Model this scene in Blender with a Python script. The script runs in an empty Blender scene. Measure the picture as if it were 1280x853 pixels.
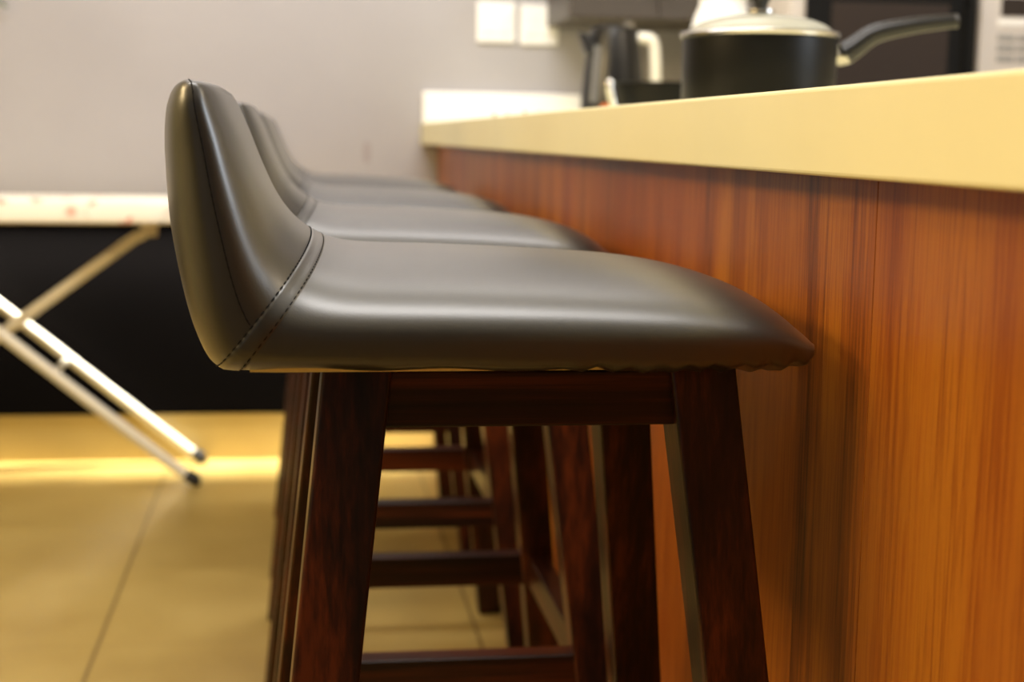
import bpy, bmesh, math, random
from mathutils import Vector, Matrix, noise
random.seed(7)
S = bpy.context.scene
COL = S.collection
PI = math.pi

# ------------------------------------------------------------------ materials
def new_mat(name):
    m = bpy.data.materials.new(name); m.use_nodes = True
    nt = m.node_tree
    return m, nt, nt.nodes['Principled BSDF']

def simple(name, col, rough=.5, metal=0., spec=.5, bump=0., bscale=200., coat=0.):
    m, nt, b = new_mat(name)
    tc = nt.nodes.new('ShaderNodeTexCoord')
    n = nt.nodes.new('ShaderNodeTexNoise'); n.inputs['Scale'].default_value = bscale
    n.inputs['Detail'].default_value = 4
    nt.links.new(tc.outputs['Object'], n.inputs['Vector'])
    r = nt.nodes.new('ShaderNodeValToRGB')
    c = Vector(col)
    r.color_ramp.elements[0].position = .3; r.color_ramp.elements[1].position = .7
    r.color_ramp.elements[0].color = (*(c*.94), 1); r.color_ramp.elements[1].color = (*[min(1, x*1.05) for x in c], 1)
    nt.links.new(n.outputs['Fac'], r.inputs['Fac'])
    nt.links.new(r.outputs['Color'], b.inputs['Base Color'])
    b.inputs['Roughness'].default_value = rough
    b.inputs['Metallic'].default_value = metal
    b.inputs['Specular IOR Level'].default_value = spec
    b.inputs['Coat Weight'].default_value = coat
    b.inputs['Coat Roughness'].default_value = .12
    if bump:
        bp = nt.nodes.new('ShaderNodeBump'); bp.inputs['Strength'].default_value = bump
        bp.inputs['Distance'].default_value = .001
        nt.links.new(n.outputs['Fac'], bp.inputs['Height'])
        nt.links.new(bp.outputs['Normal'], b.inputs['Normal'])
    return m

def wood(name, cols, scale, rough=.35, warp=.0, coat=.0, fine=None, spec=.5, hi=6., tint=None):
    """grain runs along the axis with the small scale"""
    m, nt, b = new_mat(name)
    tc = nt.nodes.new('ShaderNodeTexCoord')
    mp = nt.nodes.new('ShaderNodeMapping'); mp.inputs['Scale'].default_value = scale
    src = tc.outputs['Object']
    oi = nt.nodes.new('ShaderNodeObjectInfo')
    add = nt.nodes.new('ShaderNodeVectorMath'); add.operation = 'ADD'
    mul = nt.nodes.new('ShaderNodeVectorMath'); mul.operation = 'SCALE'; mul.inputs['Scale'].default_value = 13.
    comb = nt.nodes.new('ShaderNodeCombineXYZ')
    for i in range(3): nt.links.new(oi.outputs['Random'], comb.inputs[i])
    nt.links.new(comb.outputs[0], mul.inputs[0])
    nt.links.new(src, mp.inputs['Vector'])
    nt.links.new(mp.outputs['Vector'], add.inputs[0]); nt.links.new(mul.outputs[0], add.inputs[1])
    n1 = nt.nodes.new('ShaderNodeTexNoise'); n1.inputs['Scale'].default_value = 1.; n1.inputs['Detail'].default_value = 3
    n1.inputs['Distortion'].default_value = warp
    nt.links.new(add.outputs[0], n1.inputs['Vector'])
    n2 = nt.nodes.new('ShaderNodeTexNoise'); n2.inputs['Scale'].default_value = hi; n2.inputs['Detail'].default_value = 6
    n2.inputs['Roughness'].default_value = .65
    nt.links.new(add.outputs[0], n2.inputs['Vector'])
    mx = nt.nodes.new('ShaderNodeMix'); mx.data_type = 'FLOAT'
    mx.inputs[0].default_value = .45 if fine is None else fine
    nt.links.new(n1.outputs['Fac'], mx.inputs[2]); nt.links.new(n2.outputs['Fac'], mx.inputs[3])
    r = nt.nodes.new('ShaderNodeValToRGB')
    e = r.color_ramp.elements
    while len(e) < len(cols): e.new(.5)
    for k, (p, c) in enumerate(cols):
        e[k].position = p; e[k].color = (*c, 1)
    nt.links.new(mx.outputs[0], r.inputs['Fac'])
    colour = r.outputs['Color']
    if tint:        # broad reddish figure across the boards
        n3 = nt.nodes.new('ShaderNodeTexNoise'); n3.inputs['Scale'].default_value = .42; n3.inputs['Detail'].default_value = 2
        nt.links.new(add.outputs[0], n3.inputs['Vector'])
        r3 = nt.nodes.new('ShaderNodeMapRange'); r3.inputs['From Min'].default_value = .36; r3.inputs['From Max'].default_value = .62
        r3.inputs['To Max'].default_value = .62
        nt.links.new(n3.outputs['Fac'], r3.inputs['Value'])
        mt = nt.nodes.new('ShaderNodeMix'); mt.data_type = 'RGBA'
        nt.links.new(r3.outputs[0], mt.inputs[0]); nt.links.new(colour, mt.inputs[6]); mt.inputs[7].default_value = (*tint, 1)
        colour = mt.outputs[2]
    nt.links.new(colour, b.inputs['Base Color'])
    b.inputs['Roughness'].default_value = rough
    b.inputs['Specular IOR Level'].default_value = spec
    b.inputs['Coat Weight'].default_value = coat; b.inputs['Coat Roughness'].default_value = .2
    bp = nt.nodes.new('ShaderNodeBump'); bp.inputs['Strength'].default_value = .12; bp.inputs['Distance'].default_value = .001
    nt.links.new(n2.outputs['Fac'], bp.inputs['Height']); nt.links.new(bp.outputs['Normal'], b.inputs['Normal'])
    return m

DARKW = [(.34, (.003, .0015, .001)), (.45, (.014, .004, .002)), (.53, (.040, .0085, .0025)), (.64, (.105, .022, .005))]
M = {}
M['leg'] = wood('dark_red_wood_upright', DARKW, (38, 38, .9), .34, .15, .0, None, .35)
M['rungx'] = wood('dark_red_wood_crosswise', DARKW, (.9, 38, 38), .34, .15, .0, None, .35)
M['rungy'] = wood('dark_red_wood_lengthwise', DARKW, (38, .9, 38), .34, .15, .0, None, .35)
M['panel'] = wood('orange_brown_veneer', [(.34, (.030, .008, .001)), (.425, (.17, .045, .004)), (.495, (.31, .090, .006)), (.565, (.45, .165, .011)), (.68, (.31, .068, .005))],
                  (13, 13, .42), .40, .6, .0, .52, .5, 18., (.26, .050, .003))
M['slab'] = simple('cream_worktop', (.83, .77, .46), .30, 0, .5, 0, 3)
M['steel'] = simple('brushed_steel', (.72, .70, .66), .25, 1.)
M['leg_paint'] = simple('off_white_tube_paint', (.74, .70, .58), .3)
M['rubber'] = simple('black_rubber', (.012, .012, .012), .6)
M['black'] = simple('black_plastic', (.010, .010, .011), .28)
M['enamel'] = simple('black_enamel', (.004, .004, .004), .38, 0, .2, .1, 60)
M['white'] = simple('white_plastic', (.95, .945, .93), .35)
M['cream'] = simple('cream_plastic', (.86, .84, .74), .3)
M['silver'] = simple('silver_grey_plastic', (.62, .57, .53), .35)
M['dark_glass'] = simple('dark_oven_glass', (.030, .020, .015), .5, 0, .2)
M['door_black'] = simple('black_oven_door', (.005, .005, .005), .6, 0, .15)
M['grey'] = simple('grey_plastic', (.30, .29, .28), .4)
M['gauge'] = simple('smoky_gauge_plastic', (.13, .13, .13), .4)
M['cupboard'] = simple('dark_brown_laminate', (.060, .048, .038), .45)
M['ply'] = simple('pale_plywood', (.92, .78, .30), .6)
M['thread'] = simple('black_thread', (.004, .004, .004), .8, 0, .2)
M['orange'] = simple('orange_cloth', (.80, .22, .04), .8)
M['crumb'] = simple('brown_crumb', (.22, .13, .05), .8)
M['leaf'] = simple('green_leaf', (.10, .22, .03), .45)
M['stem'] = simple('green_stem', (.12, .16, .05), .6)
M['black_wall'] = simple('matt_black_panel', (.004, .0035, .0035), .8, 0, .0)
M['ceil'] = simple('white_ceiling_paint', (.80, .79, .76), .8)
M['left'] = simple('olive_yellow_paint', (.42, .36, .16), .7)
M['front'] = simple('dark_brown_paint', (.070, .055, .040), .8)
M['wallw'] = simple('warm_white_paint', (.62, .58, .50), .8)

def leather():
    m, nt, b = new_mat('black_leather')
    tc = nt.nodes.new('ShaderNodeTexCoord')
    v = nt.nodes.new('ShaderNodeTexVoronoi'); v.inputs['Scale'].default_value = 700
    n = nt.nodes.new('ShaderNodeTexNoise'); n.inputs['Scale'].default_value = 320; n.inputs['Detail'].default_value = 4
    n2 = nt.nodes.new('ShaderNodeTexNoise'); n2.inputs['Scale'].default_value = 14; n2.inputs['Detail'].default_value = 3
    for t in (v, n, n2): nt.links.new(tc.outputs['Object'], t.inputs['Vector'])
    a = nt.nodes.new('ShaderNodeMath'); a.operation = 'ADD'
    nt.links.new(v.outputs['Distance'], a.inputs[0]); nt.links.new(n.outputs['Fac'], a.inputs[1])
    bp = nt.nodes.new('ShaderNodeBump'); bp.inputs['Strength'].default_value = .10; bp.inputs['Distance'].default_value = .0006
    nt.links.new(a.outputs[0], bp.inputs['Height']); nt.links.new(bp.outputs['Normal'], b.inputs['Normal'])
    mr = nt.nodes.new('ShaderNodeMapRange'); mr.inputs['To Min'].default_value = .38; mr.inputs['To Max'].default_value = .46
    nt.links.new(n2.outputs['Fac'], mr.inputs['Value']); nt.links.new(mr.outputs[0], b.inputs['Roughness'])
    b.inputs['Base Color'].default_value = (.011, .010, .009, 1)
    b.inputs['Specular IOR Level'].default_value = .62
    b.inputs['Coat Weight'].default_value = 1.0; b.inputs['Coat Roughness'].default_value = .34
    return m
M['leather'] = leather()

def tiles():
    m, nt, b = new_mat('beige_floor_tiles')
    tc = nt.nodes.new('ShaderNodeTexCoord')
    sp = nt.nodes.new('ShaderNodeSeparateXYZ'); nt.links.new(tc.outputs['Object'], sp.inputs[0])
    T = .645
    lines = []
    for ax, off in (('X', .34), ('Y', -2.50)):
        a = nt.nodes.new('ShaderNodeMath'); a.operation = 'ADD'; a.inputs[1].default_value = off + 20*T
        nt.links.new(sp.outputs[ax], a.inputs[0])
        d = nt.nodes.new('ShaderNodeMath'); d.operation = 'DIVIDE'; d.inputs[1].default_value = T
        nt.links.new(a.outputs[0], d.inputs[0])
        f = nt.nodes.new('ShaderNodeMath'); f.operation = 'FRACT'; nt.links.new(d.outputs[0], f.inputs[0])
        l = nt.nodes.new('ShaderNodeMath'); l.operation = 'LESS_THAN'; l.inputs[1].default_value = .009
        nt.links.new(f.outputs[0], l.inputs[0]); lines.append(l)
    fa = nt.nodes.new('ShaderNodeMath'); fa.operation = 'MULTIPLY'; fa.inputs[1].default_value = .22
    nt.links.new(lines[1].outputs[0], fa.inputs[0]); lines[1] = fa
    mxm = nt.nodes.new('ShaderNodeMath'); mxm.operation = 'MAXIMUM'
    nt.links.new(lines[0].outputs[0], mxm.inputs[0]); nt.links.new(lines[1].outputs[0], mxm.inputs[1])
    n = nt.nodes.new('ShaderNodeTexNoise'); n.inputs['Scale'].default_value = 3.5; n.inputs['Detail'].default_value = 5
    nt.links.new(tc.outputs['Object'], n.inputs['Vector'])
    r = nt.nodes.new('ShaderNodeValToRGB')
    r.color_ramp.elements[0].position = .35; r.color_ramp.elements[1].position = .68
    r.color_ramp.elements[0].color = (.34, .235, .068, 1); r.color_ramp.elements[1].color = (.42, .305, .10, 1)
    nt.links.new(n.outputs['Fac'], r.inputs['Fac'])
    mix = nt.nodes.new('ShaderNodeMix'); mix.data_type = 'RGBA'
    nt.links.new(mxm.outputs[0], mix.inputs[0]); nt.links.new(r.outputs['Color'], mix.inputs[6])
    mix.inputs[7].default_value = (.15, .095, .028, 1)
    nt.links.new(mix.outputs[2], b.inputs['Base Color'])
    b.inputs['Roughness'].default_value = .28
    return m
M['floor'] = tiles()
M['skirt'] = simple('beige_skirting_tile', (.42, .31, .105), .3, 0, .5, 0, 6)

def wall_paint():
    m, nt, b = new_mat('grey_wall_paint')
    tc = nt.nodes.new('ShaderNodeTexCoord')
    n = nt.nodes.new('ShaderNodeTexNoise'); n.inputs['Scale'].default_value = 1.6; n.inputs['Detail'].default_value = 5
    nt.links.new(tc.outputs['Object'], n.inputs['Vector'])
    r = nt.nodes.new('ShaderNodeValToRGB')
    r.color_ramp.elements[0].position = .3; r.color_ramp.elements[1].position = .7
    r.color_ramp.elements[0].color = (.345, .330, .340, 1); r.color_ramp.elements[1].color = (.40, .385, .395, 1)
    nt.links.new(n.outputs['Fac'], r.inputs['Fac'])
    # one small scuff on the paint
    mp = nt.nodes.new('ShaderNodeMapping'); mp.vector_type = 'POINT'
    mp.inputs['Location'].default_value = (-.18*90, 0, -.815*34); mp.inputs['Scale'].default_value = (90, 0, 34)
    nt.links.new(tc.outputs['Object'], mp.inputs['Vector'])
    ln = nt.nodes.new('ShaderNodeVectorMath'); ln.operation = 'LENGTH'; nt.links.new(mp.outputs[0], ln.inputs[0])
    lt = nt.nodes.new('ShaderNodeMath'); lt.operation = 'LESS_THAN'; lt.inputs[1].default_value = 1.
    nt.links.new(ln.outputs['Value'], lt.inputs[0])
    mix = nt.nodes.new('ShaderNodeMix'); mix.data_type = 'RGBA'
    nt.links.new(lt.outputs[0], mix.inputs[0]); nt.links.new(r.outputs['Color'], mix.inputs[6])
    mix.inputs[7].default_value = (.33, .30, .30, 1)
    nt.links.new(mix.outputs[2], b.inputs['Base Color'])
    b.inputs['Roughness'].default_value = .6
    return m
M['grey_wall'] = wall_paint()

def floral():
    m, nt, b = new_mat('floral_cotton')
    tc = nt.nodes.new('ShaderNodeTexCoord')
    v = nt.nodes.new('ShaderNodeTexVoronoi'); v.inputs['Scale'].default_value = 16
    nt.links.new(tc.outputs['Object'], v.inputs['Vector'])
    r = nt.nodes.new('ShaderNodeValToRGB')
    e = r.color_ramp.elements; e.new(.5); e.new(.6)
    for k, (p, c) in enumerate([(0, (.75, .12, .10)), (.20, (.80, .35, .25)), (.32, (.90, .84, .72)), (.6, (.92, .88, .76))]):
        e[k].position = p; e[k].color = (*c, 1)
    nt.links.new(v.outputs['Distance'], r.inputs['Fac'])
    v2 = nt.nodes.new('ShaderNodeTexNoise'); v2.inputs['Scale'].default_value = 9
    nt.links.new(tc.outputs['Object'], v2.inputs['Vector'])
    lt = nt.nodes.new('ShaderNodeMath'); lt.operation = 'GREATER_THAN'; lt.inputs[1].default_value = .45
    nt.links.new(v2.outputs['Fac'], lt.inputs[0])
    mix = nt.nodes.new('ShaderNodeMix'); mix.data_type = 'RGBA'
    nt.links.new(lt.outputs[0], mix.inputs[0]); mix.inputs[6].default_value = (.92, .88, .76, 1)
    nt.links.new(r.outputs['Color'], mix.inputs[7])
    nt.links.new(mix.outputs[2], b.inputs['Base Color']); b.inputs['Roughness'].default_value = .8
    return m
M['floral'] = floral()

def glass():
    m, nt, b = new_mat('pale_lid_glass')
    b.inputs['Base Color'].default_value = (.84, .84, .72, 1)  # pale, half-opaque glass: the lid's reflection is put into its colour
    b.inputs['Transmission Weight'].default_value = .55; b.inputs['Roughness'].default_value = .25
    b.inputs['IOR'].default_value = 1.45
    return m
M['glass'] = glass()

# ------------------------------------------------------------------ helpers
def link(name, bm, mat, parent=None, smooth=None, bevel=0.):
    me = bpy.data.meshes.new(name)
    bmesh.ops.recalc_face_normals(bm, faces=bm.faces[:])
    bm.to_mesh(me); bm.free()
    o = bpy.data.objects.new(name, me); COL.objects.link(o)
    me.materials.append(mat)
    if parent: o.parent = parent
    if bevel:
        md = o.modifiers.new('bevel', 'BEVEL'); md.width = bevel; md.segments = 3; md.limit_method = 'ANGLE'
        md.angle_limit = math.radians(35)
    if smooth is not None:
        for p in me.polygons: p.use_smooth = True
        me.set_sharp_from_angle(angle=math.radians(smooth))
    return o

def empty(name, loc):
    o = bpy.data.objects.new(name, None); COL.objects.link(o); o.location = loc
    o.empty_display_size = .05
    return o

def tag(o, label, cat, group=None):
    o['label'] = label; o['category'] = cat
    if group: o['group'] = group
    return o

def box(bm, a, b):
    vs = [bm.verts.new((x, y, z)) for x in (a[0], b[0]) for y in (a[1], b[1]) for z in (a[2], b[2])]
    for f in ((0,1,3,2), (4,6,7,5), (0,4,5,1), (2,3,7,6), (0,2,6,4), (1,5,7,3)):
        bm.faces.new([vs[i] for i in f])
    return bm

def boxm(a, b): return box(bmesh.new(), a, b)

def prism(bm, p0, p1, s0, s1, ax=(Vector((1,0,0)), Vector((0,1,0)))):
    """a bar with a rectangular section whose end faces keep the given axes"""
    rings = []
    for p, s in ((p0, s0), (p1, s1)):
        p = Vector(p)
        rings.append([bm.verts.new(p + ax[0]*s[0]*i + ax[1]*s[1]*j) for i, j in ((-.5,-.5), (.5,-.5), (.5,.5), (-.5,.5))])
    for k in range(4):
        bm.faces.new((rings[0][k], rings[0][(k+1)%4], rings[1][(k+1)%4], rings[1][k]))
    bm.faces.new(rings[0][::-1]); bm.faces.new(rings[1])
    return bm

def lathe(bm, prof, n=48, c=(0,0,0), closed=False):
    c = Vector(c); rings = []
    for r, z in prof:
        if r < 1e-6: rings.append([bm.verts.new(c + Vector((0,0,z)))])
        else: rings.append([bm.verts.new(c + Vector((r*math.cos(2*PI*k/n), r*math.sin(2*PI*k/n), z))) for k in range(n)])
    pairs = list(zip(rings[:-1], rings[1:]))
    if closed: pairs.append((rings[-1], rings[0]))
    for A, B in pairs:
        for k in range(n):
            q = [A[k%len(A)], A[(k+1)%len(A)], B[(k+1)%len(B)], B[k%len(B)]]
            u = []
            for v in q:
                if v not in u: u.append(v)
            if len(u) > 2: bm.faces.new(u)
    return bm

def catmull(pts, m):
    P = [Vector(p) for p in pts]; out = []
    for i in range(len(P)-1):
        p0 = P[max(i-1, 0)]; p1 = P[i]; p2 = P[i+1]; p3 = P[min(i+2, len(P)-1)]
        for k in range(m):
            t = k/m
            out.append(.5*((2*p1) + (p2-p0)*t + (2*p0-5*p1+4*p2-p3)*t*t + (3*p1-p0-3*p2+p3)*t**3))
    out.append(P[-1]); return out

def tube(bm, pts, rad, n=14, flat=1., cap=True):
    """round (or flattened) tube along points; rad is a number or one per point"""
    P = [Vector(p) for p in pts]
    R = rad if isinstance(rad, (list, tuple)) else [rad]*len(P)
    t0 = (P[1]-P[0]).normalized()
    up = Vector((0,0,1)) if abs(t0.z) < .9 else Vector((1,0,0))
    nrm = (up - t0*up.dot(t0)).normalized(); rings = []
    for i, p in enumerate(P):
        t = (P[min(i+1, len(P)-1)] - P[max(i-1, 0)]).normalized()
        nrm = (nrm - t*nrm.dot(t)).normalized(); bn = t.cross(nrm)
        rings.append([bm.verts.new(p + nrm*R[i]*math.cos(2*PI*k/n) + bn*R[i]*flat*math.sin(2*PI*k/n)) for k in range(n)])
    for A, B in zip(rings[:-1], rings[1:]):
        for k in range(n): bm.faces.new((A[k], A[(k+1)%n], B[(k+1)%n], B[k]))
    if cap: bm.faces.new(rings[0][::-1]); bm.faces.new(rings[-1])
    return bm

def copy_tree(o, parent=None):
    c = o.copy(); COL.objects.link(c); c.parent = parent
    for ch in list(o.children): copy_tree(ch, c)
    return c

def structure(name, bm, mat, bevel=0.):
    o = link(name, bm, mat, None, None, bevel); o['kind'] = 'structure'; return o

# ------------------------------------------------------------------ the room
XL, XR, YF, YB, ZC = -2.4, 3.0, -2.4, 3.98, 2.6
structure('floor', boxm((XL-.1, YF-.1, -.06), (XR+.1, YB+.1, 0)), M['floor'])
structure('ceiling', boxm((XL-.1, YF-.1, ZC), (XR+.1, YB+.1, ZC+.06)), M['ceil'])
structure('wall_back', boxm((XL-.1, YB, 0), (XR+.1, YB+.1, ZC)), M['grey_wall'])
structure('wall_left', boxm((XL-.1, YF, 0), (XL, YB, ZC)), M['left'])
structure('wall_right', boxm((XR, YF, 0), (XR+.1, YB, ZC)), M['wallw'])
structure('wall_front', boxm((XL-.1, YF-.1, 0), (XR+.1, YF, ZC)), M['front'])
structure('trim_1', boxm((XL, YB-.012, .124), (.366, YB, .655)), M['black_wall'])       # black lower wall panel
structure('baseboard_back', boxm((XL, YB-.010, 0), (.366, YB, .124)), M['skirt'], .002)

# ------------------------------------------------------------------ the counter
SX, PX, SY0, SY1 = .322, .366, -.9, 3.979
cnt = empty('kitchen_counter', (.7, 1.4, 0))
tag(cnt, 'long breakfast counter base faced with orange-brown vertical-grained wood', 'counter')
def loc(o, root):            # put a mesh built in world space under its root
    o.location = -root.location; return o
def cp(name, bm, mat, root, **k): 
    c = root.location
    for v in bm.verts: v.co -= c
    return link(name, bm, mat, root, **k)
def flat(name, a, b, mat, label, cat, bevel):
    c = Vector(((a[0]+b[0])/2, (a[1]+b[1])/2, a[2]))
    o = link(name, boxm(Vector(a)-c, Vector(b)-c), mat, None, bevel=bevel); o.location = c
    return tag(o, label, cat)
flat('worktop', (SX, SY0, .8390), (1.06, SY1, .8945), M['slab'], 'thick cream worktop with a long straight edge over the wooden counter', 'worktop', .003)
flat('upstand', (SX+.003, SY1-.020, .8947), (.772, SY1, .976), M['white'], 'low white upstand against the grey wall at the far end of the cream worktop', 'upstand', .004)
for ya, yb in ((SY0+.02, .9145), (.9155, 2.44), (2.441, SY1)):
    cp('front_panel', boxm((PX, ya, .0), (PX+.02, yb, .8385)), M['panel'], cnt, bevel=.0006)
cp('end_panel', boxm((PX+.02, SY0+.02, .0), (1.0, SY0+.04, .8385)), M['panel'], cnt, bevel=.001)

# ------------------------------------------------------------------ the bar stools
OX, OY = .151, 1.10          # centre of the first stool
# stations of the upholstery: outer (under / behind) and inner (sitting side) point, half width, roundness
ST = [
 ((0.3380, 0.7260), (0.3380, 0.7290), 0.158),
 ((0.3330, 0.7150), (0.3320, 0.7410), 0.168),
 ((0.3120, 0.7110), (0.3080, 0.7585), 0.178),
 ((0.2650, 0.7090), (0.2550, 0.7705), 0.184),
 ((0.1900, 0.7095), (0.1800, 0.7760), 0.185),
 ((0.1050, 0.7105), (0.1050, 0.7790), 0.187),
 ((0.0450, 0.7110), (0.0580, 0.7800), 0.187),
 ((-0.0100, 0.7115), (0.0340, 0.7820), 0.187),
 ((-0.0420, 0.7115), (0.0160, 0.7870), 0.187),
 ((-0.0560, 0.7140), (0.0070, 0.7925), 0.187),
 ((-0.0668, 0.7315), (-0.0045, 0.8030), 0.187),
 ((-0.0757, 0.7580), (-0.0150, 0.8190), 0.187),
 ((-0.0843, 0.8000), (-0.0255, 0.8430), 0.187),
 ((-0.0873, 0.8430), (-0.0345, 0.8650), 0.187),
 ((-0.0863, 0.8680), (-0.0415, 0.8800), 0.187),
 ((-0.0833, 0.8810), (-0.0455, 0.8870), 0.185),
 ((-0.0788, 0.8880), (-0.0505, 0.8905), 0.182),
 ((-0.0728, 0.8910), (-0.0575, 0.8915), 0.176),
 ((-0.0678, 0.8917), (-0.0625, 0.8917), 0.170)]
SUB = 8
Os = catmull([(a[0][0], 0, a[0][1]) for a in ST], SUB)
Is = catmull([(a[1][0], 0, a[1][1]) for a in ST], SUB)
Ws = [v.x for v in catmull([(a[2], 0, 0) for a in ST], SUB)]
NS = len(Os); SEAM0, SEAM1 = int(7.85*SUB), int(8.75*SUB)
NC = 96
def sgnpow(x, p): return math.copysign(abs(x)**p, x)
def section(i, th, out=0.):
    s = i/SUB
    O, I, W = Os[i], Is[i], Ws[i]
    back = min(1, max(0, (s-6.5)/6.5)); back = back*back*(3-2*back)
    fr = .33*(1-back) + .58*back                     # where across the thickness the edge is widest
    d = I-O; L = d.length; n = d.normalized() if L > 1e-5 else Vector((0,0,1))
    c = O + d*fr
    a, b = math.cos(th), math.sin(th)
    pw = 2.35*(1-back)+2.9*back if b >= 0 else 5.5*(1-back) + 2.7*back
    h = L*(1-fr) if b >= 0 else L*fr
    y = sgnpow(a, 2/pw)*(W+out); q = sgnpow(b, 2/pw)*(h+out)
    p = c + n*q
    # soft pillow sag in the seat and a shallow hollow across the back
    if b > 0 and s > 9: p.x -= .003*(1-(y/W)**2)*min(1, (s-9)/3)*b*(1 if s < 15 else 16-s)
    p.y = y
    # puckers where the cover is pulled round the front corners
    if b < 0 and 1 < s < 4.2:
        k = math.exp(-((p.z-.7115)/.010)**2)
        p.z += .0018*math.sin(p.x*330 + y*60)*k; p.y += math.copysign(.0022, y)*math.sin(p.x*330)*k
    if b < 0 and 1 < s < 8.5: p.z += .0013*math.sin(p.x*72+1.2)*abs(b)
    return Vector((p.x-OX, p.y, p.z))
def shell(i0, i1, out=0.):
    bm = bmesh.new(); rings = []
    for i in range(i0, i1+1):
        rings.append([bm.verts.new(section(i, 2*PI*k/NC, out)) for k in range(NC)])
    for A, B in zip(rings[:-1], rings[1:]):
        for k in range(NC): bm.faces.new((A[k], A[(k+1)%NC], B[(k+1)%NC], B[k]))
    bm.faces.new(rings[0][::-1]); bm.faces.new(rings[-1])
    return bm
def piping():
    bm = bmesh.new(); rings = []
    n = SEAM1-SEAM0
    for j in range(n+1):
        t = j/n
        for_out = .0012*(1-(2*t-1)**6) - .0004
        rings.append([bm.verts.new(section(SEAM0+j, 2*PI*k/NC, for_out)) for k in range(NC)])
    for A, B in zip(rings[:-1], rings[1:]):
        for k in range(NC): bm.faces.new((A[k], A[(k+1)%NC], B[(k+1)%NC], B[k]))
    return bm
def stitches(paths, ln=.0034, gap=.0022, r=.0005):
    bm = bmesh.new()
    for pts in paths:
        acc = 0.; nxt = 0.
        for a, b in zip(pts[:-1], pts[1:]):
            L = (b-a).length; d = (b-a).normalized() if L > 0 else Vector((1,0,0))
            while nxt <= acc+L:
                p = a + d*(nxt-acc)
                tube(bm, [p, p+d*ln*.5, p+d*ln], [r*.6, r, r*.6], 6)
                nxt += ln+gap
            acc += L
    return bm

def make_stool():
    root = empty('bar_stool', (OX, OY, 0))
    link('seat', shell(0, SEAM0+1), M['leather'], root, smooth=60)
    bk = link('backrest', shell(SEAM1-1, NS-1), M['leather'], root, smooth=60)
    pp = link('piping', piping(), M['leather'], root, smooth=70)
    loopA = [section(SEAM0+1, 2*PI*k/NC, .0005) for k in range(NC+1)]
    loopB = [section(SEAM1, 2*PI*k/NC, .0005) for k in range(NC+1)]
    paths = [loopA, loopB]
    for th in (PI-.0, 0.):      # the seam up each side edge of the backrest, and along its top
        paths.append([section(i, th, .0004) for i in range(SEAM1+2, NS-3)])
    link('stitching', stitches(paths), M['thread'], root)
    # seams as fine dark grooves
    for th in (PI, 0.):
        bm = bmesh.new(); tube(bm, [section(i, th, .0000) for i in range(SEAM1+1, NS-2)], .00035, 6)
        link('seam', bm, M['thread'], bk)
    # plywood board under the upholstery, just showing at its lower edge
    bm = bmesh.new()
    pl = [(.306,.120), (.298,.146), (.26,.163), (.18,.1685), (-.015,.1700), (-.030,.168)]
    loop = [(x-OX, -y) for x, y in pl] + [(x-OX, y) for x, y in pl[::-1]]
    lo = [bm.verts.new((x, y, .7130)) for x, y in loop]; hi = [bm.verts.new((x, y, .7190)) for x, y in loop]
    bm.faces.new(lo[::-1]); bm.faces.new(hi)
    for k in range(len(lo)): bm.faces.new((lo[k], lo[(k+1)%len(lo)], hi[(k+1)%len(lo)], hi[k]))
    link('seat_board', bm, M['ply'], root)
    # legs
    hx, hy, sx, sy, zt = .113, .1285, .107, .148, .7185
    a = .0445
    def ctr(i, j, z): return Vector((i*(hx+sx*(zt-z)), j*(hy+sy*(zt-z)), z))
    for i in (-1, 1):
        for j in (-1, 1):
            link('leg', prism(bmesh.new(), ctr(i, j, 0), ctr(i, j, zt), (.040, .040), (a, a)), M['leg'], root, bevel=.0022)
    def bar(name, mat, p, q, w, h, alongx):
        ax = (Vector((0,1,0)) if alongx else Vector((1,0,0)), Vector((0,0,1)))
        link(name, prism(bmesh.new(), p, q, (w, h), (w, h), ax), mat, root, bevel=.0018)
    for j in (-1, 1):
        z = .6910
        p, q = ctr(-1, j, z), ctr(1, j, z); p.x += .012; q.x -= .012
        bar('apron', M['rungx'], p, q, .030, .037, True)
        z = .296
        p, q = ctr(-1, j, z), ctr(1, j, z); p.x += .012; q.x -= .012
        bar('rung', M['rungx'], p, q, .030, .040, True)
    for i in (-1, 1):
        z = .6910
        p, q = ctr(i, -1, z), ctr(i, 1, z); p.y += .012; q.y -= .012
        bar('apron', M['rungy'], p, q, .030, .037, False)
        z = .296
        p, q = ctr(i, -1, z), ctr(i, 1, z); p.y += .012; q.y -= .012
        bar('rung', M['rungy'], p, q, .026, .040, False)
    return root
stool = make_stool()
G = 'bar stools along the wooden counter'
labels = ['nearest black leather bar stool in sharp focus at the front of the row',
          'second black leather bar stool, directly behind the sharp nearest one',
          'third black leather bar stool, blurred, with just one more stool behind it',
          'farthest black leather bar stool, last of the row towards the grey wall']
for k, (dx, dy) in enumerate([(0, 0), (.002, .612), (.002, 1.29), (.002, 2.02)]):
    r = stool if k == 0 else copy_tree(stool)
    r.location = (OX+dx, OY+dy, 0)
    tag(r, labels[k], 'stool', G)

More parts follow.
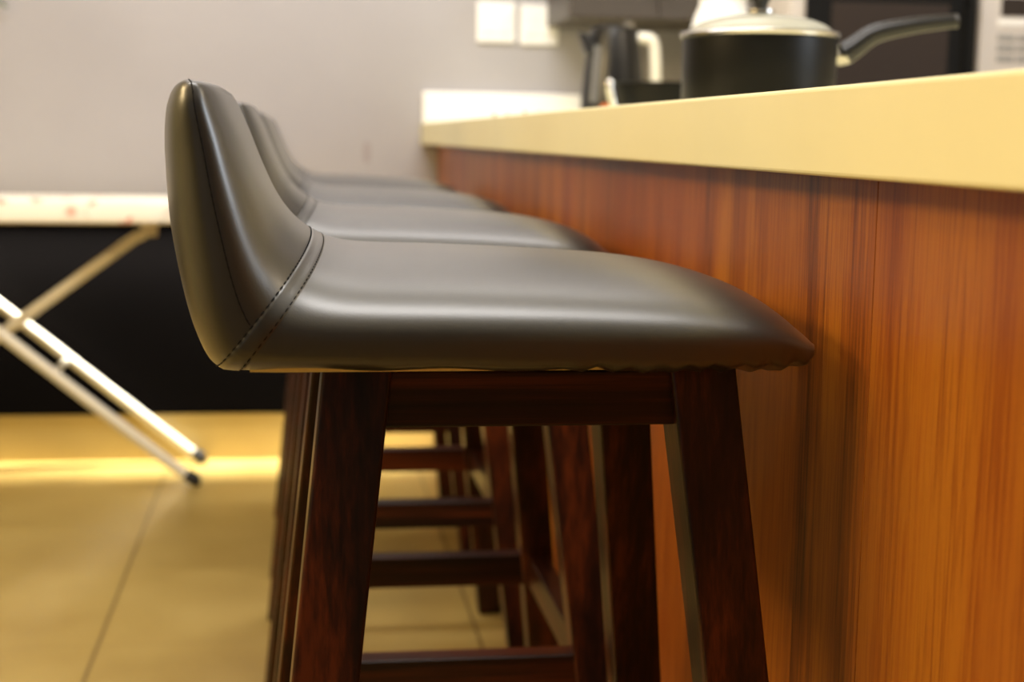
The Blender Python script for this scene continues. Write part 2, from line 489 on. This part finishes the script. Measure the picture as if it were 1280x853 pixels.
# ------------------------------------------------------------------ ironing board
ib = empty('ironing_board', (-.75, 3.74, 0))
tag(ib, 'ironing board with floral cover and crossed off-white tube legs against the wall', 'ironing board')
bm = bmesh.new()
outl = []
for k in range(0, 13):
    t = -PI/2 + PI*k/12
    outl.append((-.36 + .15*math.cos(t), 3.735 + .155*math.sin(t)))
outl += [(-.8, 3.895), (-1.55, 3.90), (-1.6, 3.86), (-1.6, 3.60), (-1.55, 3.565), (-.8, 3.572)]
rows = []
for z, inset in ((.650, .004), (.646, .012), (.652, 0), (.690, 0), (.699, .006), (.702, .02)):
    cx, cy = -.75, 3.735
    rows.append([bm.verts.new((x - math.copysign(inset, x-cx), y - math.copysign(min(inset, abs(y-cy)), y-cy), z)) for x, y in outl])
rows = rows[1:]
for A, B in zip(rows[:-1], rows[1:]):
    for k in range(len(A)): bm.faces.new((A[k], A[(k+1)%len(A)], B[(k+1)%len(A)], B[k]))
bm.faces.new(rows[0][::-1]); bm.faces.new(rows[-1])
cp('padded_top', bm, M['floral'], ib, smooth=40)
RT = .0135
def leg_tube(y):
    return [(-.262, y, .022), (-.31, y, .055), (-.70, y, .376), (-1.03, y, .648)]
for y in (3.670, 3.925):
    bm = bmesh.new(); tube(bm, catmull(leg_tube(y if y < 3.8 else 3.925), 6), RT)
    t = cp('leg', bm, M['leg_paint'], ib, smooth=60)
    bm = bmesh.new(); tube(bm, [(-.275, y, .030), (-.262, y, .021), (-.247, y, .012), (-.240, y, .012)], [.0155, .0165, .0165, .012], 16)
    f = link('rubber_foot', bm, M['rubber'], None, smooth=50); 
    for v in f.data.vertices: v.co -= ib.location
    f.parent = t
bm = bmesh.new(); tube(bm, [(-.374, 3.788, .612), (-.40, 3.788, .600), (-.746, 3.788, .345), (-1.19, 3.788, .016)], RT)
tube(bm, [(-1.19, 3.62, .0145), (-1.19, 3.92, .0145)], .0135)
cp('leg', bm, M['leg_paint'], ib, smooth=60)
bm = bmesh.new(); tube(bm, [(-.36, 3.66, .630), (-.36, 3.90, .630)], .011)
box(bm, (-.382, 3.77, .605), (-.345, 3.806, .650))
cp('support_bar', bm, M['leg_paint'], ib)
bm = bmesh.new(); tube(bm, [(-.585, 3.66, .280), (-.585, 3.93, .280)], .008)
cp('cross_bar', bm, M['leg_paint'], ib)

# ------------------------------------------------------------------ wall fittings
PLA = [('left of the pair of white wall plates above the counter end', .467, 1.160, 0),
       ('right of the pair of white wall plates, nearer the dark cupboard', .581, 1.156, 1)]
for lab, x, zc, n in PLA:
    r = empty('wall_switch_plate', (x+.051, YB, zc))
    tag(r, lab, 'wall plate', 'white wall plates')
    link('plate', boxm((-.051, -.010, -.052), (.051, 0, .052)), M['white'], r, bevel=.004)
    for k in (-1, 1):
        link('rocker', boxm((k*.021-.017, -.0135, -.028), (k*.021+.017, -.0095, .028)), M['white'], r, bevel=.0015)
cu = empty('wall_cupboard', (.872, YB, 1.150))
tag(cu, 'dark brown wall cupboard above the black kettle', 'cupboard')
link('carcass', boxm((-.22, -.33, 0), (.22, 0, .75)), M['cupboard'], cu, bevel=.002)
for k in (0, 1):
    d = link('door', boxm((-.219+.22*k, -.35, .002), (-.001+.22*k, -.331, .748)), M['cupboard'], cu, bevel=.002)
    bm = bmesh.new(); x = -.02 if k == 0 else .02
    tube(bm, catmull([(x, -.35, .06), (x, -.374, .07), (x, -.374, .17), (x, -.35, .18)], 4), .004, 8)
    link('handle', bm, M['steel'], d, smooth=60)

# back cabinet that carries the microwave
cb = empty('base_cabinet', (1.7, 3.66, 0))
tag(cb, 'low cabinet at the back wall carrying the microwave', 'cabinet')
cp('carcass', boxm((1.16, 3.32, .0), (2.3, 3.975, .852)), M['cupboard'], cb, bevel=.002)
flat('worktop', (1.07, 3.28, .8525), (2.3, 3.975, .8945), M['slab'], 'cream worktop on the cabinet at the back wall, under the microwave', 'worktop', .003)
for k in range(3):
    d = cp('door', boxm((1.165+.378*k, 3.300, .08), (1.165+.378*k+.372, 3.319, .845)), M['cupboard'], cb, bevel=.002)
    bm = bmesh.new(); x = 1.165+.378*k+.33
    tube(bm, [(x, 3.300, .70), (x, 3.278, .70), (x, 3.278, .78), (x, 3.300, .78)], .005, 8)
    h = cp('handle', bm, M['steel'], cb, smooth=60); h.parent = d

# microwave
mw = empty('microwave_oven', (1.413, 3.36, .8945))
tag(mw, 'silver microwave oven with a black door behind the saucepan', 'microwave')
x0, x1 = -.300, .370
link('body', boxm((x0, .02, .010), (x1, .40, .335)), M['silver'], mw, bevel=.006)
link('front_frame', boxm((x0, .0, .010), (x1, .021, .335)), M['silver'], mw, bevel=.004)
dr = link('door', boxm((x0+.036, -.012, .014), (.148, .002, .331)), M['door_black'], mw, bevel=.003)
link('window', boxm((x0+.095, -.0135, .05), (.078, -.011, .285)), M['dark_glass'], dr, bevel=.001)
bm = bmesh.new(); tube(bm, catmull([(.127, -.012, .05), (.127, -.036, .06), (.127, -.036, .28), (.127, -.012, .29)], 4), .006, 10)
link('handle', bm, M['door_black'], dr, smooth=60)
cpn = link('control_panel', boxm((.156, -.010, .014), (x1-.006, .002, .331)), M['silver'], mw, bevel=.003)
link('display', boxm((.205, -.0125, .262), (.335, -.009, .306)), M['dark_glass'], cpn, bevel=.001)
link('button_strip', boxm((.198, -.013, .240), (.342, -.009, .256)), M['white'], cpn, bevel=.001)
for k in range(3):
    for c in range(3):
        link('button', boxm((.200+.049*c, -.0125, .206-.024*k), (.243+.049*c, -.009, .221-.024*k)), M['grey'], cpn, bevel=.001)
bm = bmesh.new(); tube(bm, [(.262, -.009, .105), (.262, -.028, .105)], .026, 24)
link('dial', bm, M['grey'], cpn, smooth=40, bevel=.002)
for a in (x0+.04, x1-.04):
    for b in (.05, .36):
        bm = bmesh.new(); lathe(bm, [(0, 0), (.012, 0), (.014, .010), (0, .010)], 12, (a, b, 0)); link('foot', bm, M['rubber'], mw)

# ------------------------------------------------------------------ things on the counter
ZT = .8945
# saucepan with glass lid
sp = empty('saucepan', (.578, 1.86, ZT))
tag(sp, 'black saucepan with a glass lid and long curved handle on the cream worktop', 'saucepan')
R0 = .0965
bm = bmesh.new()
lathe(bm, [(0, 0), (R0-.012, 0), (R0-.004, .004), (R0, .014), (R0, .092), (R0+.002, .094), (R0-.003, .094), (R0-.004, .016), (R0-.012, .006), (0, .006)], 72)
link('pot', bm, M['enamel'], sp, smooth=40)
bm = bmesh.new()
lathe(bm, [(R0-.004, .0945), (R0+.003, .0945), (R0+.004, .098), (R0+.001, .101), (R0-.006, .100)], 72, closed=True)
link('lid_rim', bm, M['steel'], sp, smooth=60)
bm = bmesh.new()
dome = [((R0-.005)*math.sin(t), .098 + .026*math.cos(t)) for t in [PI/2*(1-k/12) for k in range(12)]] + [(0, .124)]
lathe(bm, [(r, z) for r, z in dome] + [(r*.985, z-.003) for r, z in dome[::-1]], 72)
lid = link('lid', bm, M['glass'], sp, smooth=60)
bm = bmesh.new(); lathe(bm, [(0, .124), (.018, .126), (.018, .129), (.009, .132), (0, .132)], 32); link('knob_plate', bm, M['steel'], lid, smooth=40)
bm = bmesh.new(); lathe(bm, [(0, .131), (.008, .131), (.009, .137), (.015, .149), (.020, .158), (.020, .166), (.016, .170), (0, .171)], 32); link('knob', bm, M['black'], lid, smooth=50)
bm = bmesh.new(); tube(bm, [(R0-.002, -.005, .074), (R0+.010, -.007, .074), (R0+.018, -.009, .075)], [.0115, .0115, .010], 18)
link('handle_ferrule', bm, M['steel'], sp, smooth=50)
bm = bmesh.new()
hp = catmull([(R0+.012, -.009, .077), (R0+.026, -.012, .087), (R0+.045, -.016, .101), (R0+.070, -.021, .1085), (R0+.105, -.028, .1150), (R0+.140, -.035, .1190), (R0+.150, -.037, .1200)], 5)
tube(bm, hp, [.0150 - .0065*k/(len(hp)-4) if k < len(hp)-3 else (.0095, .009, .006)[k-len(hp)+3] for k in range(len(hp))], 16, 1.25)
h = link('handle', bm, M['black'], sp, smooth=60)

# electric kettle
kt = empty('electric_kettle', (.705, 3.36, ZT))
tag(kt, 'black electric kettle with a cream handle standing far down the counter', 'kettle')
bm = bmesh.new(); lathe(bm, [(0, 0), (.072, 0), (.076, .004), (.076, .016), (.070, .021), (0, .021)], 40); link('power_base', bm, M['black'], kt, smooth=40)
bm = bmesh.new(); lathe(bm, [(0, .022), (.068, .022), (.073, .028), (.072, .06), (.064, .14), (.057, .195), (.055, .203), (0, .203)], 40); bd = link('body', bm, M['black'], kt, smooth=40)
bm = bmesh.new(); lathe(bm, [(0, .203), (.053, .203), (.051, .212), (.030, .220), (0, .222)], 40); link('lid', bm, M['black'], kt, smooth=40)
bm = bmesh.new(); lathe(bm, [(0, .221), (.012, .221), (.013, .229), (.008, .233), (0, .233)], 20, (.032, 0, -.006)); link('lid_button', bm, M['steel'], kt, smooth=40)
bm = bmesh.new()
prism(bm, (-.048, -.020, .150), (-.078, -.022, .200), (.040, .040), (.020, .020)); link('spout', bm, M['black'], kt, bevel=.006)
bm = bmesh.new(); tube(bm, [(-.053, -.054, .045), (-.047, -.047, .12), (-.042, -.042, .17)], .011, 12, .5); link('water_gauge', bm, M['gauge'], kt, smooth=50)
bm = bmesh.new(); tube(bm, catmull([(.050, -.02, .190), (.078, -.028, .188), (.088, -.03, .165), (.092, -.03, .10), (.094, -.03, .062), (.080, -.028, .047), (.064, -.02, .050)], 6), .0125, 14, .8)
link('handle', bm, M['cream'], kt, smooth=60)

# low black pan
pn = empty('frying_pan', (.705, 2.84, ZT))
tag(pn, 'low black pan on the worktop between the kettle and the saucepan', 'pan')
bm = bmesh.new(); lathe(bm, [(0, 0), (.095, 0), (.104, .010), (.112, .070), (.115, .072), (.110, .073), (.100, .013), (.092, .006), (0, .006)], 56); link('pan', bm, M['enamel'], pn, smooth=40)
bm = bmesh.new(); tube(bm, catmull([(-.097, -.045, .020), (-.112, -.052, .022), (-.122, -.056, .045), (-.127, -.058, .066), (-.124, -.057, .071)], 5), .009, 12, .8)
link('handle', bm, M['steel'], pn, smooth=60)

# white jug behind the saucepan
jg = empty('jug', (.885, 3.11, ZT))
tag(jg, 'rounded white jug standing behind the saucepan, cut off by the top of the photo', 'jug')
bm = bmesh.new(); lathe(bm, [(0, 0), (.066, 0), (.074, .008), (.0755, .06), (.0745, .13), (.070, .180), (.060, .222), (.050, .245), (.049, .262), (.045, .262), (.045, .245), (.055, .220), (.065, .18), (.069, .02), (0, .012)], 48)
link('body', bm, M['white'], jg, smooth=50)
bm = bmesh.new(); lathe(bm, [(0, .262), (.051, .262), (.052, .272), (.030, .280), (0, .281)], 32); link('lid', bm, M['white'], jg, smooth=40)
bm = bmesh.new(); tube(bm, catmull([(.055, .03, .22), (.085, .05, .225), (.098, .058, .18), (.092, .054, .09), (.066, .038, .06)], 6), .009, 12); link('handle', bm, M['white'], jg, smooth=60)

# orange cloth and crumbs
bm = bmesh.new()
nx, ny = 18, 12; gr = []
for i in range(nx+1):
    row = []
    for j in range(ny+1):
        u, v = 2*i/nx-1, 2*j/ny-1
        hgt = max(0, 1-u*u)*max(0, 1-v*v)
        row.append(bm.verts.new((.042*u + .004*noise.noise(Vector((u*2, v*2, 1))), .032*v, .002 + .040*hgt**.6*(.75+.35*noise.noise(Vector((u*2.3, v*2.3, 5)))) + .003*abs(math.sin(u*9+v*4))*hgt)))
    gr.append(row)
for i in range(nx):
    for j in range(ny): bm.faces.new((gr[i][j], gr[i+1][j], gr[i+1][j+1], gr[i][j+1]))
bmesh.ops.solidify(bm, geom=bm.faces[:], thickness=.003)
oc = link('dish_cloth', bm, M['orange'], None, smooth=80); oc.location = (.652, 3.14, ZT+.0035)
tag(oc, 'small crumpled orange cloth lying in front of the black kettle', 'cloth')
bm = bmesh.new()
for k in range(26):
    r = random.uniform(.002, .0055); t = random.random()
    res = bmesh.ops.create_icosphere(bm, subdivisions=1, radius=r, matrix=Matrix.Translation((random.uniform(-.06, .10), random.uniform(-.26, .30), r*.8)))
    for v in res['verts']: v.co += Vector((random.uniform(-1, 1), random.uniform(-1, 1), 0))*r*.35
cr = link('food_crumbs', bm, M['crumb'], None); cr.location = (.385, 2.55, ZT); cr['kind'] = 'stuff'
tag(cr, 'brown crumbs scattered along the edge of the cream worktop', 'crumbs')

# trailing plant at the photo's upper left corner
vn = empty('trailing_vine', (-.757, YB, 1.186))
tag(vn, 'green vine leaf hanging at the upper left corner of the photo', 'plant')
bm = bmesh.new(); tube(bm, catmull([(0, -.012, .012), (-.01, -.008, .12), (.012, -.008, .25), (-.004, -.008, .42)], 6), .003, 8); link('stem', bm, M['stem'], vn, smooth=60)
for k, (x, z, s) in enumerate([(.0, .012, 1), (-.006, .10, -1), (.004, .19, 1), (.010, .27, -1), (.0, .35, 1)]):
    bm = bmesh.new(); L = .055; rows = []
    for i in range(9):
        t = i/8; w = .024*math.sin(PI*min(1, t*1.0))**.7*(1-.35*t) if 0 < t < 1 else .0006
        rows.append([bm.verts.new((x + s*L*t*.75 + w*u*.55, -.012 - .020*t - .006*abs(u)+.010*t*t, z - L*t*.62 + w*u*.8*s*-1)) for u in (-1, -.5, 0, .5, 1)])
    for A, B in zip(rows[:-1], rows[1:]):
        for q in range(4): bm.faces.new((A[q], A[q+1], B[q+1], B[q]))
    bmesh.ops.solidify(bm, geom=bm.faces[:], thickness=.0008)
    link('leaf', bm, M['leaf'], vn, smooth=60)

# ------------------------------------------------------------------ light
def area(name, loc, rot, size, power, col, spread=None):
    l = bpy.data.lights.new(name, 'AREA'); l.shape = 'RECTANGLE'; l.size, l.size_y = size
    l.energy = power; l.color = col
    if spread: l.spread = spread
    o = bpy.data.objects.new(name, l); COL.objects.link(o); o.location = loc; o.rotation_euler = rot
    return o
def aim(o, tgt): o.rotation_euler = (Vector(tgt)-o.location).to_track_quat('-Z', 'Y').to_euler()
def point(name, loc, power, col, rad):
    l = bpy.data.lights.new(name, 'POINT'); l.energy = power; l.color = col; l.shadow_soft_size = rad
    o = bpy.data.objects.new(name, l); COL.objects.link(o); o.location = loc; return o
point('ceiling_fill', (-1.3, .7, 1.95), 30, (1, .76, .42), .14)  # unseen warm point added to brighten the ceiling
l = area('left_wall_lamp', (XL+.06, 1.2, 1.85), (0, 0, 0), (1.2, .6), 62, (1, .74, .38)); aim(l, (.3, 1.3, .6))
point('kitchen_pendant_lamp', (1.9, 1.2, 2.05), 22, (1, .80, .55), .12)
area('bar_ceiling_panel', (.05, 1.15, 2.58), (0, 0, 0), (1.4, .60), 32, (.98, .95, .92))
w = area('wall_washer_lamp', (.1, 2.9, 2.56), (0, 0, 0), (1.8, .25), 50, (1, .97, .97)); aim(w, (.1, 3.98, .9))
d = area('window_daylight', (-1.2, YF+.03, 1.45), (0, 0, 0), (1.1, 1.3), 2, (.82, .90, 1)); aim(d, (-1.2, 3, 1.45))
d = area('kitchen_window_daylight', (XR-.03, .25, 1.55), (0, 0, 0), (1.2, 1.1), 46, (.80, .89, 1)); aim(d, (0, .25, 1.55))
area('floor_strip_fill', (-.45, 3.948, .625), (0, 0, 0), (1.5, .03), 10, (1, .96, .86), math.radians(46))  # unseen strip added to brighten the floor along the back wall
sl = bpy.data.lights.new('skirting_fill', 'SPOT'); sl.energy = 9; sl.color = (1, .90, .70); sl.spot_size = math.radians(70); sl.spot_blend = .6; sl.shadow_soft_size = .03  # unseen spot added to brighten the skirting behind the stools
so = bpy.data.objects.new('skirting_fill', sl); COL.objects.link(so); so.location = (.335, 3.70, .30); aim(so, (.20, 3.97, .06))
wd = bpy.data.worlds.new('world'); S.world = wd; wd.use_nodes = True
wd.node_tree.nodes['Background'].inputs[0].default_value = (1, .9, .75, 1)
wd.node_tree.nodes['Background'].inputs[1].default_value = .02

# ------------------------------------------------------------------ camera
FPX, VX, VY, ROLL, HC = 1870., 372., 168., .0154, .86
dv = Vector((VX-640, VY-426.5, FPX)).normalized()
dn = Vector((-ROLL, 1, -((-ROLL)*(VX-640)+(VY-426.5))/FPX)).normalized()
rt = dn.cross(dv)
# rows give camera right, down, forward in world axes (X right, Y along the counter, Z up)
right = Vector((rt.x, dv.x, -dn.x)); down = Vector((rt.y, dv.y, -dn.y)); fwd = Vector((rt.z, dv.z, -dn.z))
cam = bpy.data.cameras.new('camera'); co = bpy.data.objects.new('camera', cam); COL.objects.link(co)
m3 = Matrix((right, -down, -fwd)).transposed()
co.matrix_world = Matrix.Translation((0, 0, HC)) @ m3.to_4x4()
cam.sensor_width = 36; cam.lens = FPX/1280*36
cam.clip_start = .02
cam.dof.use_dof = True; cam.dof.focus_distance = 1.0; cam.dof.aperture_fstop = 6.0
S.camera = co
vs = S.view_settings
vs.view_transform = 'Standard'; vs.look = 'None'; vs.gamma = 1; vs.exposure = 0.; vs.use_curve_mapping = False
